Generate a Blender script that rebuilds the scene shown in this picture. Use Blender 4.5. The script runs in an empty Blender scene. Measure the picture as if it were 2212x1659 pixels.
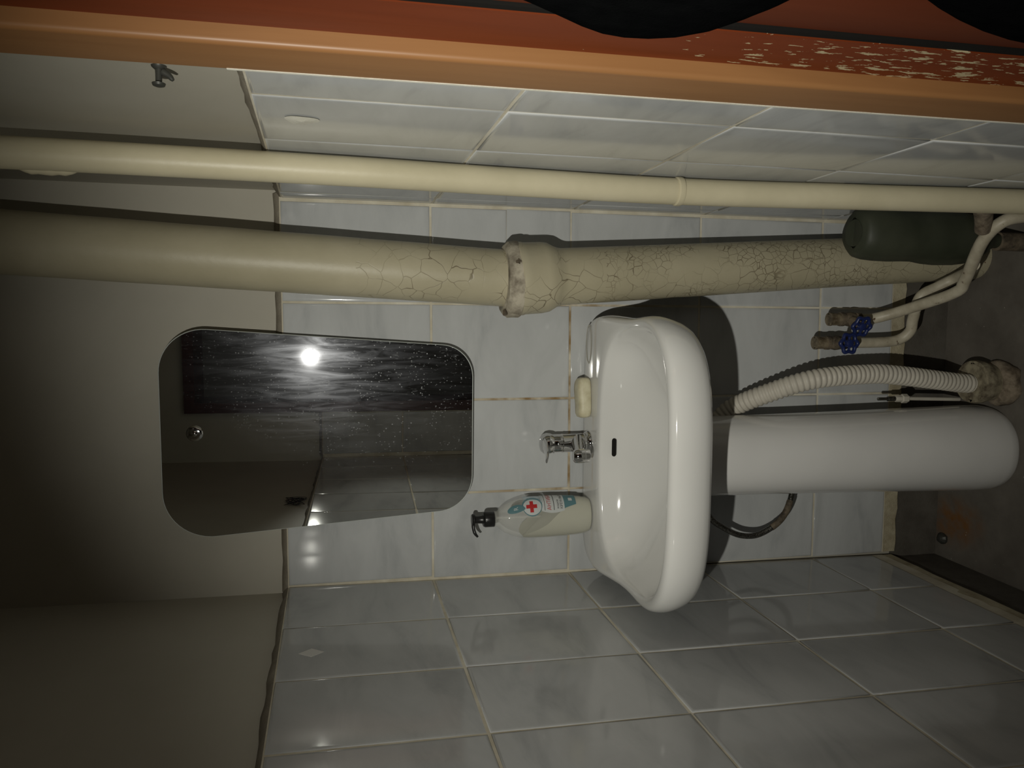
import bpy, bmesh, math, random
from mathutils import Vector, Matrix, noise as mnoise
random.seed(7)
S = bpy.context.scene
COL = S.collection
ZO = 1.26                      # height of the second tile joint line above the floor

# ------------------------------------------------------------------ camera
RT = Vector((0.99629, 0.0829, -0.01106)); UP = Vector((-0.0072, 0.21444, 0.97671)); FW = Vector((-0.0834, 0.9733, -0.2143))
FW.normalize(); RT = (RT - FW * RT.dot(FW)).normalized(); UP = RT.cross(FW)
CAM = Vector((0.56047, -1.65404, 0.19391 + ZO))
cd = bpy.data.cameras.new('camera'); cam = bpy.data.objects.new('camera', cd); COL.objects.link(cam)
cd.sensor_width = 36; cd.sensor_fit = 'HORIZONTAL'; cd.lens = 27.787; cd.clip_start = 0.01
M = Matrix(((-UP.x, RT.x, -FW.x, CAM.x), (-UP.y, RT.y, -FW.y, CAM.y), (-UP.z, RT.z, -FW.z, CAM.z), (0, 0, 0, 1)))
cam.matrix_world = M
S.camera = cam

# ------------------------------------------------------------------ world, light, exposure
w = bpy.data.worlds.new('world'); S.world = w; w.use_nodes = True
w.node_tree.nodes['Background'].inputs[0].default_value = (1.0, 0.9, 0.72, 1)
w.node_tree.nodes['Background'].inputs[1].default_value = 0.005
ld = bpy.data.lights.new('flash_lamp', 'SPOT'); lamp = bpy.data.objects.new('flash_lamp', ld); COL.objects.link(lamp)
ld.energy = 49; ld.color = (1.0, 0.98, 0.88); ld.shadow_soft_size = 0.007
ld.spot_size = math.radians(86); ld.spot_blend = 1.0
lamp.location = (0.335, -1.63, 0.345 + ZO)
aim = Vector((0.73, 0.0, -0.39 + ZO))
lamp.rotation_euler = (aim - lamp.location).to_track_quat('-Z', 'Y').to_euler()
vs = S.view_settings
vs.view_transform = 'Standard'; vs.look = 'None'; vs.exposure = 0.0; vs.gamma = 1.0; vs.use_curve_mapping = False

# ------------------------------------------------------------------ node helpers
def mat(name, col=(0.5, 0.5, 0.5), rough=0.5, metal=0.0, spec=0.5):
    m = bpy.data.materials.new(name); m.use_nodes = True
    b = m.node_tree.nodes['Principled BSDF']
    b.inputs['Base Color'].default_value = (*col, 1); b.inputs['Roughness'].default_value = rough
    b.inputs['Metallic'].default_value = metal; b.inputs['Specular IOR Level'].default_value = spec
    return m
class NB:
    def __init__(s, m): s.nt = m.node_tree; s.b = s.nt.nodes['Principled BSDF']
    def n(s, t, **kw):
        x = s.nt.nodes.new(t)
        for k, v in kw.items():
            if k.startswith('_'): setattr(x, k[1:], v)
            else:
                key = int(k[1:]) if k[0] == 'i' and k[1:].isdigit() else k
                x.inputs[key].default_value = v
        return x
    def l(s, a, b): s.nt.links.new(a, b)
    def pos(s, sc=(1, 1, 1), rot=(0, 0, 0), off=(0, 0, 0), obj=False):
        if obj: o = s.n('ShaderNodeTexCoord').outputs['Object']
        else: o = s.n('ShaderNodeNewGeometry').outputs['Position']
        mp = s.n('ShaderNodeMapping'); mp.inputs['Scale'].default_value = sc; mp.inputs['Rotation'].default_value = rot; mp.inputs['Location'].default_value = off
        s.l(o, mp.inputs[0]); return mp.outputs[0]
    def noise(s, vec, scale, detail=3, rough=0.5, dist=0.0):
        x = s.n('ShaderNodeTexNoise'); x.inputs['Scale'].default_value = scale; x.inputs['Detail'].default_value = detail
        x.inputs['Roughness'].default_value = rough; x.inputs['Distortion'].default_value = dist
        s.l(vec, x.inputs['Vector']); return x.outputs['Fac']
    def vor(s, vec, scale, feat='F1', rnd=1.0):
        x = s.n('ShaderNodeTexVoronoi', _feature=feat); x.inputs['Scale'].default_value = scale; x.inputs['Randomness'].default_value = rnd
        s.l(vec, x.inputs['Vector']); return x.outputs['Distance']
    def ramp(s, fac, stops):
        x = s.n('ShaderNodeValToRGB'); cr = x.color_ramp
        while len(cr.elements) < len(stops): cr.elements.new(0.5)
        for e, (p, c) in zip(cr.elements, stops):
            e.position = p; e.color = (*c, 1) if len(c) == 3 else c
        s.l(fac, x.inputs[0]); return x.outputs[0]
    def step(s, fac, a, b):
        if a < b: return s.ramp(fac, [(a, (0, 0, 0)), (b, (1, 1, 1))])
        return s.ramp(fac, [(b, (1, 1, 1)), (a, (0, 0, 0))])
    def mix(s, fac, a, b):
        x = s.n('ShaderNodeMix', _data_type='RGBA')
        if hasattr(fac, 'links'): s.l(fac, x.inputs[0])
        else: x.inputs[0].default_value = fac
        for v, i in ((a, 6), (b, 7)):
            if hasattr(v, 'links'): s.l(v, x.inputs[i])
            else: x.inputs[i].default_value = (*v, 1)
        return x.outputs[2]
    def math(s, op, a, b=0.0):
        x = s.n('ShaderNodeMath', _operation=op)
        for v, i in ((a, 0), (b, 1)):
            if hasattr(v, 'links'): s.l(v, x.inputs[i])
            else: x.inputs[i].default_value = v
        return x.outputs[0]
    def col(s, o): s.l(o, s.b.inputs['Base Color'])
    def bump(s, o, strength=0.2, dist=0.002):
        x = s.n('ShaderNodeBump'); x.inputs['Strength'].default_value = strength; x.inputs['Distance'].default_value = dist
        s.l(o, x.inputs['Height']); s.l(x.outputs[0], s.b.inputs['Normal'])

MT = {}
def tile_mat():
    m = mat('glazed_tile', rough=0.09, spec=0.38); k = NB(m)
    oi = k.n('ShaderNodeObjectInfo').outputs['Random']
    g = k.n('ShaderNodeNewGeometry').outputs['Position']
    off = k.n('ShaderNodeVectorMath', _operation='SCALE'); off.inputs[0].default_value = (7.3, 11.1, 5.7); k.l(oi, off.inputs['Scale'])
    add = k.n('ShaderNodeVectorMath', _operation='ADD'); k.l(g, add.inputs[0]); k.l(off.outputs[0], add.inputs[1])
    mp = k.n('ShaderNodeMapping'); mp.inputs['Scale'].default_value = (4.0, 4.0, 11.0); mp.inputs['Rotation'].default_value = (0.9, 0.6, 0.0); k.l(add.outputs[0], mp.inputs[0])
    a = k.noise(mp.outputs[0], 1.0, 5, 0.6, 0.6)
    c = k.ramp(a, [(0.28, (0.375, 0.385, 0.39)), (0.45, (0.47, 0.48, 0.48)), (0.62, (0.515, 0.525, 0.525)), (0.8, (0.485, 0.495, 0.50))])
    k.col(c)
    b = k.noise(add.outputs[0], 9.0, 2)
    k.bump(b, 0.05, 0.002)
    return m
MT['tile'] = tile_mat()
def grout_mat():
    m = mat('grout', rough=0.9, spec=0.2); k = NB(m)
    p = k.pos()
    a = k.noise(p, 14, 4, 0.6)
    base = k.ramp(a, [(0.35, (0.52, 0.47, 0.36)), (0.65, (0.70, 0.66, 0.55))])
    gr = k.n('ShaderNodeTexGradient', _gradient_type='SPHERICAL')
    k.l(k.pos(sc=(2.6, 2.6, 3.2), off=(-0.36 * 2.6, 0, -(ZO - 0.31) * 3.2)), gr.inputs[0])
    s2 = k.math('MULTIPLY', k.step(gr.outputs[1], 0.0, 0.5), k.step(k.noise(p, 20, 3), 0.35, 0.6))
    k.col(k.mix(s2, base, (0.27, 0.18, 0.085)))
    k.bump(a, 0.4, 0.002)
    return m
MT['grout'] = grout_mat()
def plaster(name, c1, c2, sc=4.0, rough=0.75, bump=0.25, spec=0.25):
    m = mat(name, rough=rough, spec=spec); k = NB(m); p = k.pos()
    a = k.noise(p, sc, 5, 0.6); k.col(k.ramp(a, [(0.3, c1), (0.7, c2)]))
    k.bump(k.noise(p, sc * 12, 4, 0.6), bump, 0.002); return m
MT['plaster'] = plaster('painted_plaster', (0.42, 0.395, 0.33), (0.48, 0.455, 0.39), 3.0, 0.6, 0.12)
MT['mortar'] = plaster('mortar', (0.19, 0.165, 0.125), (0.30, 0.27, 0.215), 22, 0.95, 0.6)
MT['cement'] = plaster('cement_strip', (0.30, 0.25, 0.16), (0.52, 0.47, 0.34), 26, 0.95, 0.7)
MT['darkband'] = plaster('dark_lower_plaster', (0.085, 0.075, 0.062), (0.13, 0.118, 0.10), 18, 0.85, 0.4)
MT['ceiling'] = plaster('ceiling_paint', (0.45, 0.43, 0.37), (0.52, 0.5, 0.43), 3.0, 0.8, 0.1)
def floor_mat():
    m = mat('worn_floor', rough=0.55, spec=0.35); k = NB(m); p = k.pos()
    a = k.noise(p, 7, 6, 0.65)
    c = k.ramp(a, [(0.3, (0.10, 0.088, 0.074)), (0.55, (0.15, 0.135, 0.115)), (0.8, (0.20, 0.182, 0.158))])
    gr = k.n('ShaderNodeTexGradient', _gradient_type='SPHERICAL')
    k.l(k.pos(sc=(13, 9, 9), off=(-0.075 * 13, 0.05 * 9, 0)), gr.inputs[0])
    r = k.math('MULTIPLY', k.step(gr.outputs[1], 0.05, 0.8), k.step(k.noise(p, 30, 4), 0.3, 0.65))
    c = k.mix(r, c, (0.20, 0.085, 0.02))
    sp = k.step(k.vor(p, 55), 0.07, 0.05)
    c = k.mix(k.math('MULTIPLY', sp, k.step(k.noise(p, 5, 2), 0.55, 0.62)), c, (0.5, 0.47, 0.4))
    k.col(c); k.bump(k.noise(p, 60, 4), 0.25, 0.002); return m
MT['floor'] = floor_mat()
def ceramic(name, col, rough=0.07):
    m = mat(name, col, rough, 0, 0.5); m.node_tree.nodes['Principled BSDF'].inputs['Coat Weight'].default_value = 0.3
    m.node_tree.nodes['Principled BSDF'].inputs['Coat Roughness'].default_value = 0.05
    k = NB(m); p = k.pos(); a = k.noise(p, 6, 3)
    k.col(k.ramp(a, [(0.3, tuple(c * 0.93 for c in col)), (0.7, col)])); return m
MT['ceramic'] = ceramic('white_ceramic', (0.72, 0.715, 0.69))
MT['ceramic2'] = ceramic('white_ceramic_pedestal', (0.76, 0.75, 0.73), 0.12)
def pipe_paint(name, crack, g=1.0):
    m = mat(name, rough=0.42, spec=0.4); k = NB(m); p = k.pos()
    a = k.noise(p, 5, 5, 0.6)
    c = k.ramp(a, [(p_, tuple(x * g for x in q_)) for p_, q_ in ((0.3, (0.40, 0.36, 0.245)), (0.6, (0.47, 0.425, 0.30)), (0.8, (0.52, 0.48, 0.35)))])
    h = k.noise(p, 28, 4, 0.6)
    if crack:
        warp = k.n('ShaderNodeVectorMath', _operation='ADD')
        nz = k.n('ShaderNodeTexNoise'); nz.inputs['Scale'].default_value = 16; k.l(p, nz.inputs['Vector'])
        scn = k.n('ShaderNodeVectorMath', _operation='SCALE'); scn.inputs['Scale'].default_value = 0.035; k.l(nz.outputs['Color'], scn.inputs[0])
        k.l(p, warp.inputs[0]); k.l(scn.outputs[0], warp.inputs[1])
        sep = k.n('ShaderNodeSeparateXYZ'); k.l(p, sep.inputs[0]); z = sep.outputs[2]
        v1 = k.vor(warp.outputs[0], 26, 'DISTANCE_TO_EDGE'); v2 = k.vor(warp.outputs[0], 62, 'DISTANCE_TO_EDGE')
        msk = k.step(k.noise(p, 9, 3), 0.40, 0.58)
        n2 = k.noise(p, 11, 2)
        hi = k.math('LESS_THAN', z, ZO + 0.16)
        lo = k.math('LESS_THAN', z, ZO - 0.33)
        e1 = k.math('MULTIPLY', k.math('MULTIPLY', k.step(v1, 0.016, 0.005), msk), hi)
        e2 = k.math('MULTIPLY', k.math('MULTIPLY', k.step(v2, 0.04, 0.015), k.step(n2, 0.42, 0.55)), lo)
        e = k.math('MAXIMUM', e1, e2)
        c = k.mix(k.math('MULTIPLY', e, 0.75), c, (0.10, 0.07, 0.035))
        rust = k.math('MULTIPLY', k.step(k.noise(p, 38, 3), 0.735, 0.76), lo)
        c = k.mix(rust, c, (0.11, 0.03, 0.012))
        h = k.math('SUBTRACT', h, k.math('MULTIPLY', e, 1.2))
    k.col(c); k.bump(h, 0.28, 0.0025); return m
MT['pipe'] = pipe_paint('cream_pipe_paint', False, 1.3)
MT['pipe_crack'] = pipe_paint('cracked_cream_pipe_paint', True)
def thin_pipe():
    m = mat('dirty_cream_paint', rough=0.45); k = NB(m); p = k.pos()
    a = k.noise(p, 30, 4, 0.6)
    c = k.ramp(a, [(0.3, (0.36, 0.315, 0.23)), (0.65, (0.52, 0.475, 0.37))])
    d = k.step(k.noise(p, 75, 3), 0.66, 0.72)
    k.col(k.mix(d, c, (0.10, 0.06, 0.03))); k.bump(a, 0.3, 0.002); return m
MT['thinpipe'] = thin_pipe()
def rusty(name, c1, c2, rough=0.7, sc=45):
    m = mat(name, rough=rough); k = NB(m); p = k.pos(); a = k.noise(p, sc, 5, 0.65)
    k.col(k.ramp(a, [(0.35, c1), (0.6, c2)])); k.bump(a, 0.6, 0.003); return m
MT['iron'] = rusty('rusted_iron', (0.035, 0.028, 0.02), (0.16, 0.125, 0.085))
MT['brass'] = rusty('aged_brass', (0.07, 0.05, 0.028), (0.22, 0.18, 0.12), 0.5)
MT['bell'] = rusty('cast_iron_socket', (0.07, 0.05, 0.03), (0.33, 0.29, 0.2), 0.75, 34)
MT['lump'] = rusty('old_mortar_lump', (0.10, 0.075, 0.05), (0.27, 0.22, 0.16), 0.95, 40)
MT['ringcement'] = rusty('chipped_cement_ring', (0.20, 0.17, 0.125), (0.52, 0.47, 0.37), 0.9, 26)
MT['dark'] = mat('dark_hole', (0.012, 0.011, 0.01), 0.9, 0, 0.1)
MT['chrome'] = mat('chrome', (0.62, 0.62, 0.62), 0.06, 1.0)
MT['braid'] = mat('braided_steel', (0.25, 0.24, 0.22), 0.3, 1.0)
def braid():
    m = MT['braid']; k = NB(m); p = k.pos(sc=(1, 1, 1))
    a = k.vor(p, 420); k.col(k.ramp(a, [(0.1, (0.03, 0.028, 0.025)), (0.6, (0.30, 0.29, 0.26))])); k.bump(a, 0.7, 0.001)
braid()
MT['whiteplastic'] = plaster('off_white_plastic', (0.50, 0.465, 0.40), (0.58, 0.545, 0.47), 20, 0.45, 0.05)
MT['blue'] = mat('blue_plastic', (0.012, 0.022, 0.10), 0.35)
MT['black'] = mat('black_plastic', (0.010, 0.010, 0.010), 0.3)
MT['hook'] = mat('dark_grey_metal', (0.06, 0.06, 0.053), 0.45, 0.3)
MT['fabric'] = plaster('black_fabric', (0.0022, 0.0024, 0.0026), (0.004, 0.0042, 0.0045), 40, 1.0, 0.5, 0.0)
def soapm():
    m = mat('cream_soap', (0.62, 0.58, 0.40), 0.5); k = NB(m); p = k.pos(); a = k.noise(p, 60, 4)
    k.col(k.ramp(a, [(0.3, (0.52, 0.47, 0.31)), (0.7, (0.66, 0.62, 0.45))])); k.bump(a, 0.15, 0.002); return m
MT['soap'] = soapm()
def wood(name, c1, c2, chips, rough=0.32, spec=0.45):
    m = mat(name, rough=rough, spec=spec); k = NB(m)
    p = k.pos(sc=(30, 30, 2.2)); a = k.noise(p, 1.0, 5, 0.6, 0.4)
    c = k.ramp(a, [(0.3, c1), (0.7, c2)])
    h = a
    if chips:
        q = k.pos()
        fl = k.noise(k.pos(sc=(120, 120, 36)), 1.0, 4, 0.62)
        sep = k.n('ShaderNodeSeparateXYZ'); k.l(q, sep.inputs[0])
        zz = k.ramp(k.math('DIVIDE', k.math('SUBTRACT', ZO + 0.1, sep.outputs[2]), 0.9), [(0.0, (0.02, 0.02, 0.02)), (0.18, (0.05, 0.05, 0.05)), (0.36, (0.16, 0.16, 0.16)), (0.5, (0.19, 0.19, 0.19)), (1.0, (0.19, 0.19, 0.19))])
        thr = k.math('SUBTRACT', 0.76, zz)
        chip = k.math('GREATER_THAN', fl, thr)
        c = k.mix(chip, c, (0.50, 0.42, 0.26))
        h = k.math('SUBTRACT', a, k.math('MULTIPLY', chip, 0.8))
    k.col(c); k.bump(h, 0.15, 0.002); return m
MT['orange'] = wood('orange_brown_varnish', (0.25, 0.115, 0.042), (0.30, 0.145, 0.055), False, 0.42, 0.4)
MT['red'] = wood('red_brown_paint', (0.145, 0.027, 0.007), (0.18, 0.036, 0.010), True, 0.5, 0.22)
MT['jamb'] = wood('dark_red_jamb', (0.05, 0.012, 0.010), (0.065, 0.016, 0.013), False)
MT['redplain'] = wood('red_brown_paint_plain', (0.115, 0.024, 0.008), (0.14, 0.031, 0.011), False, 0.55, 0.2)
def mirror_mat():
    m = bpy.data.materials.new('spotted_mirror'); m.use_nodes = True; nt = m.node_tree; k = NB(m)
    b = k.b; b.inputs['Metallic'].default_value = 1.0; b.inputs['Base Color'].default_value = (0.80, 0.82, 0.80, 1); b.inputs['Roughness'].default_value = 0.0
    g2 = k.n('ShaderNodeBsdfAnisotropic') if False else k.n('ShaderNodeBsdfGlossy')
    g2.inputs['Roughness'].default_value = 0.26; g2.inputs['Color'].default_value = (0.9, 0.92, 1.0, 1)
    df = k.n('ShaderNodeBsdfDiffuse'); df.inputs['Color'].default_value = (0.75, 0.77, 0.8, 1)
    p = k.pos()
    streak = k.noise(k.pos(sc=(70, 70, 9)), 1.0, 4, 0.6, 0.8)
    area = k.n('ShaderNodeTexGradient', _gradient_type='SPHERICAL')
    k.l(k.pos(sc=(3.2, 3.2, 2.2), off=(-0.52 * 3.2, 0, -(ZO + 0.10) * 2.2)), area.inputs[0])
    ar = k.step(area.outputs[1], 0.02, 0.75)
    haze = k.math('ADD', 0.004, k.math('MULTIPLY', k.math('MULTIPLY', k.step(streak, 0.40, 0.75), ar), 0.03))
    g3 = k.n('ShaderNodeBsdfGlossy'); g3.inputs['Roughness'].default_value = 0.075; g3.inputs['Color'].default_value = (0.92, 0.93, 1.0, 1)
    m0 = k.n('ShaderNodeMixShader'); m0.inputs[0].default_value = 0.006; k.l(b.outputs[0], m0.inputs[1]); k.l(g3.outputs[0], m0.inputs[2])
    m1 = k.n('ShaderNodeMixShader'); k.l(haze, m1.inputs[0]); k.l(m0.outputs[0], m1.inputs[1]); k.l(g2.outputs[0], m1.inputs[2])
    d1 = k.step(k.vor(p, 105), 0.16, 0.10); k1 = k.step(k.noise(p, 22, 2), 0.46, 0.54)
    d2 = k.step(k.vor(k.pos(sc=(1, 1, 0.55)), 230), 0.20, 0.12); k2 = k.step(k.noise(p, 30, 2), 0.47, 0.56)
    st = k.math('MULTIPLY', k.step(k.noise(k.pos(sc=(320, 320, 45)), 1.0, 3, 0.6, 1.0), 0.63, 0.70), 0.35)
    sp = k.math('MAXIMUM', k.math('MULTIPLY', d1, k1), k.math('MULTIPLY', d2, k2))
    sp = k.math('MULTIPLY', k.math('MAXIMUM', sp, st), k.math('MULTIPLY', ar, 0.55))
    m2 = k.n('ShaderNodeMixShader'); k.l(sp, m2.inputs[0]); k.l(m1.outputs[0], m2.inputs[1]); k.l(df.outputs[0], m2.inputs[2])
    k.l(m2.outputs[0], nt.nodes['Material Output'].inputs[0]); return m
MT['mirror'] = mirror_mat()
MT['glassedge'] = mat('ground_glass_edge', (0.62, 0.66, 0.63), 0.25, 0, 0.6)
def clear(name, col, alpha, rough=0.06):
    m = mat(name, col, rough); m.node_tree.nodes['Principled BSDF'].inputs['Alpha'].default_value = alpha
    return m
MT['clearplastic'] = clear('clear_plastic', (0.72, 0.72, 0.66), 0.22)
MT['liquid'] = mat('milky_soap', (0.46, 0.45, 0.36), 0.35)
def greenm():
    m = mat('green_plastic', (0.04, 0.046, 0.03), 0.55); b = m.node_tree.nodes['Principled BSDF']; b.inputs['Alpha'].default_value = 0.86
    k = NB(m); p = k.pos(); a = k.noise(p, 12, 3); k.col(k.ramp(a, [(0.3, (0.034, 0.040, 0.024)), (0.7, (0.062, 0.068, 0.045))])); k.bump(a, 0.3, 0.006); return m
MT['green'] = greenm()
MT['lab_white'] = mat('label_white', (0.50, 0.52, 0.51), 0.4)
MT['lab_teal'] = mat('label_teal', (0.09, 0.19, 0.21), 0.4)
MT['lab_grey'] = mat('label_blue_grey', (0.25, 0.31, 0.34), 0.4)
MT['lab_red'] = mat('label_red', (0.42, 0.02, 0.02), 0.4)
MT['lab_black'] = mat('label_black', (0.05, 0.05, 0.05), 0.4)
MT['mark'] = mat('grey_mark', (0.62, 0.61, 0.58), 0.5)
MT['stain'] = mat('brown_stain', (0.40, 0.375, 0.30), 0.2)
MT['patch'] = plaster('white_filler', (0.72, 0.70, 0.60), (0.85, 0.83, 0.74), 40, 0.8, 0.4)

# ------------------------------------------------------------------ mesh helpers
def V(x, y, z): return Vector((x, y, z + ZO))
def mesh_obj(name, verts, faces, m, parent=None, smooth=False, origin=None, recalc=True):
    if origin is None:
        origin = Vector((sum(v[0] for v in verts), sum(v[1] for v in verts), sum(v[2] for v in verts))) / len(verts) if parent is not None else Vector((0, 0, 0))
    me = bpy.data.meshes.new(name)
    pw = Vector(parent['_o']) if parent is not None and '_o' in parent else Vector((0, 0, 0))
    me.from_pydata([tuple(Vector(v) - origin) for v in verts], [], faces)
    if recalc:
        bm = bmesh.new(); bm.from_mesh(me); bmesh.ops.recalc_face_normals(bm, faces=bm.faces); bm.to_mesh(me); bm.free()
    if smooth:
        for p in me.polygons: p.use_smooth = True
    if m: me.materials.append(MT[m] if isinstance(m, str) else m)
    o = bpy.data.objects.new(name, me); COL.objects.link(o)
    o.location = origin - pw
    o['_o'] = tuple(origin)
    if parent is not None: o.parent = parent
    return o
def thing(name, label, cat, loc, group=None):
    o = bpy.data.objects.new(name, None); COL.objects.link(o); o.location = loc; o['_o'] = tuple(loc); o.empty_display_size = 0.02
    o['label'] = label; o['category'] = cat
    if group: o['group'] = group
    return o
def tag(o, label, cat, group=None):
    o['label'] = label; o['category'] = cat
    if group: o['group'] = group
    return o
def struct(o, label=None):
    o['kind'] = 'structure'
    if label: o['label'] = label
    return o
BOXF = [(0, 1, 2, 3), (4, 7, 6, 5), (0, 4, 5, 1), (1, 5, 6, 2), (2, 6, 7, 3), (3, 7, 4, 0)]
def slab(name, f, u0, u1, v0, v1, d0, d1, m, parent=None, **kw):
    vs_ = [f(u0, v0, d0), f(u1, v0, d0), f(u1, v1, d0), f(u0, v1, d0), f(u0, v0, d1), f(u1, v0, d1), f(u1, v1, d1), f(u0, v1, d1)]
    return mesh_obj(name, vs_, BOXF, m, parent, **kw)
def catmull(pts, n=8):
    pts = [Vector(p) for p in pts]; out = []
    P = [2 * pts[0] - pts[1]] + pts + [2 * pts[-1] - pts[-2]]
    for i in range(1, len(P) - 2):
        for j in range(n):
            t = j / n; a, b, c, d = P[i - 1], P[i], P[i + 1], P[i + 2]
            out.append(0.5 * ((2 * b) + (c - a) * t + (2 * a - 5 * b + 4 * c - d) * t * t + (3 * b - a - 3 * c + d) * t ** 3))
    out.append(pts[-1]); return out
def tube_geo(path, radii, seg=16, caps=True, ell=None, ref=None, rfun=None):
    path = [Vector(p) for p in path]; n = len(path)
    if not hasattr(radii, '__len__'): radii = [radii] * n
    tang = []
    for i in range(n):
        a = path[max(i - 1, 0)]; b = path[min(i + 1, n - 1)]; t = b - a
        if t.length < 1e-9: t = tang[-1] if tang else (path[-1] - path[0])
        tang.append(t.normalized())
    r0 = Vector(ref) if ref else (Vector((1, 0, 0)) if abs(tang[0].x) < 0.9 else Vector((0, 1, 0)))
    u = (r0 - tang[0] * r0.dot(tang[0])).normalized(); vs_ = []; fs = []
    for i in range(n):
        t = tang[i]; u = (u - t * u.dot(t)).normalized(); v = t.cross(u)
        for j in range(seg):
            a = 2 * math.pi * j / seg
            r = radii[i] * (rfun(i, a) if rfun else 1)
            e = ell or (1, 1)
            vs_.append(path[i] + u * math.cos(a) * r * e[0] + v * math.sin(a) * r * e[1])
    for i in range(n - 1):
        for j in range(seg):
            k2 = (j + 1) % seg
            fs.append((i * seg + j, i * seg + k2, (i + 1) * seg + k2, (i + 1) * seg + j))
    if caps:
        fs.append(tuple(range(seg - 1, -1, -1))); fs.append(tuple((n - 1) * seg + j for j in range(seg)))
    return vs_, fs
def auto_smooth(o, ang=40):
    me = o.data; bm = bmesh.new(); bm.from_mesh(me)
    for f in bm.faces: f.smooth = True
    for e in bm.edges:
        if len(e.link_faces) == 2 and e.calc_face_angle(0) > math.radians(ang): e.smooth = False
    bm.to_mesh(me); bm.free()
def tube(name, path, radii, m, parent=None, seg=16, ang=40, **kw):
    v, f = tube_geo(path, radii, seg, **kw)
    o = mesh_obj(name, v, f, m, parent, origin=None if parent is not None else Vector(path[-1]))
    auto_smooth(o, ang); return o
def lathe(name, base, axis, prof, m, parent=None, seg=24, ang=40, **kw):
    base = Vector(base); axis = Vector(axis).normalized()
    return tube(name, [base + axis * h for r, h in prof], [r for r, h in prof], m, parent, seg, ang, **kw)
def subsurf(o, lv=1):
    md = o.modifiers.new('subd', 'SUBSURF'); md.levels = lv; md.render_levels = lv
def bevel(o, w_, seg=2):
    md = o.modifiers.new('bev', 'BEVEL'); md.width = w_; md.segments = seg; md.limit_method = 'ANGLE'; md.angle_limit = math.radians(40)
    for p in o.data.polygons: p.use_smooth = True
def box(name, c, s, m, parent=None, rot=None, bv=0.0):
    c = Vector(c); hx, hy, hz = s[0] / 2, s[1] / 2, s[2] / 2
    vs_ = [Vector(q) for q in [(-hx, -hy, -hz), (hx, -hy, -hz), (hx, hy, -hz), (-hx, hy, -hz), (-hx, -hy, hz), (hx, -hy, hz), (hx, hy, hz), (-hx, hy, hz)]]
    if rot: vs_ = [rot @ v for v in vs_]
    o = mesh_obj(name, [v + c for v in vs_], BOXF, m, parent, origin=c)
    if bv: bevel(o, bv)
    return o

# ------------------------------------------------------------------ room frame (measured wall planes)
XR, BS, LS, RS, RO = 0.793, 0.0063, 0.0066, 0.0181, -0.0031
LDX, LLE, RDX, RLE = 0.0197, 0.0085, -0.0268, 0.0031
ZT = 0.3005
YF = -1.428                    # inner face of the wall with the entrance
CEIL = 1.28
def fB(u, v, d): return V(u, d, v + BS * u)
def fL(u, v, d): return V(LDX * u + LLE * v - d, u, v + LS * u)
def fR(u, v, d): return V(XR + RDX * u + RLE * v + d, u, v + RS * u + RO + BS * XR)
def fF(u, v, d): return V(u, YF - d, v - 0.008)
RECESS = 0.018
ROWS = [ZT, 0.0, -0.302, -0.6047, -0.9095, -1.103]
GAP = 0.0024

def tile(parent, f, u0, u1, v0, v1, flip=False, tilt=0.0012, gap=GAP, h=0.0045):
    """a glazed tile with pillowed edges; u0<u1, v0<v1 in wall coordinates"""
    gx = gap
    ta, tb = random.uniform(-tilt, tilt), random.uniform(-tilt, tilt)
    def P(a, b, d):
        dd = d + ta * (a - (u0 + u1) / 2) / 0.2 + tb * (b - (v0 + v1) / 2) / 0.3
        return f(a, b, dd)
    rings = [(gx, h), (gx, 0.0011), (gx + 0.0012, 0.0004), (gx + 0.0045, 0.00006), (gx + 0.0058, 0.0)]
    vs_, fs = [], []
    for ins, d in rings:
        for a, b in ((u0 + ins, v0 + ins), (u1 - ins, v0 + ins), (u1 - ins, v1 - ins), (u0 + ins, v1 - ins)): vs_.append(P(a, b, d))
    for i in range(len(rings) - 1):
        for j in range(4):
            k = (j + 1) % 4
            fs.append((i * 4 + j, i * 4 + k, i * 4 + 4 + k, i * 4 + 4 + j))
    n = (len(rings) - 1) * 4
    fs.append((n, n + 1, n + 2, n + 3))
    fs.append((3, 2, 1, 0))
    o = mesh_obj('tile', vs_, fs, 'tile', parent, smooth=True)
    for e in o.data.edges:
        if max(e.vertices) < 4: e.use_edge_sharp = True
    o.data.polygons[-1].use_smooth = False
    return o
def bead(name, f, u0, u1, parent, n=24, h=0.011):
    """uneven mortar bead between tile top and the recessed plaster"""
    vs_, fs = [], []
    for i in range(n + 1):
        u = u0 + (u1 - u0) * i / n; j = random.uniform(-0.002, 0.003)
        for v, d in ((ZT - 0.002, 0.0016), (ZT + 0.003 + j * 0.6, 0.003), (ZT + h + j, RECESS - 0.001), (ZT + h + j, RECESS + 0.004), (ZT - 0.002, RECESS + 0.004)):
            vs_.append(f(u, v, d))
    for i in range(n):
        for j in range(5):
            k = (j + 1) % 5; fs.append((i * 5 + j, i * 5 + k, i * 5 + 5 + k, i * 5 + 5 + j))
    fs.append((4, 3, 2, 1, 0)); fs.append(tuple(n * 5 + j for j in range(5)))
    o = mesh_obj(name, vs_, fs, 'mortar', parent); auto_smooth(o, 60); return o

FZ = -1.26
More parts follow.
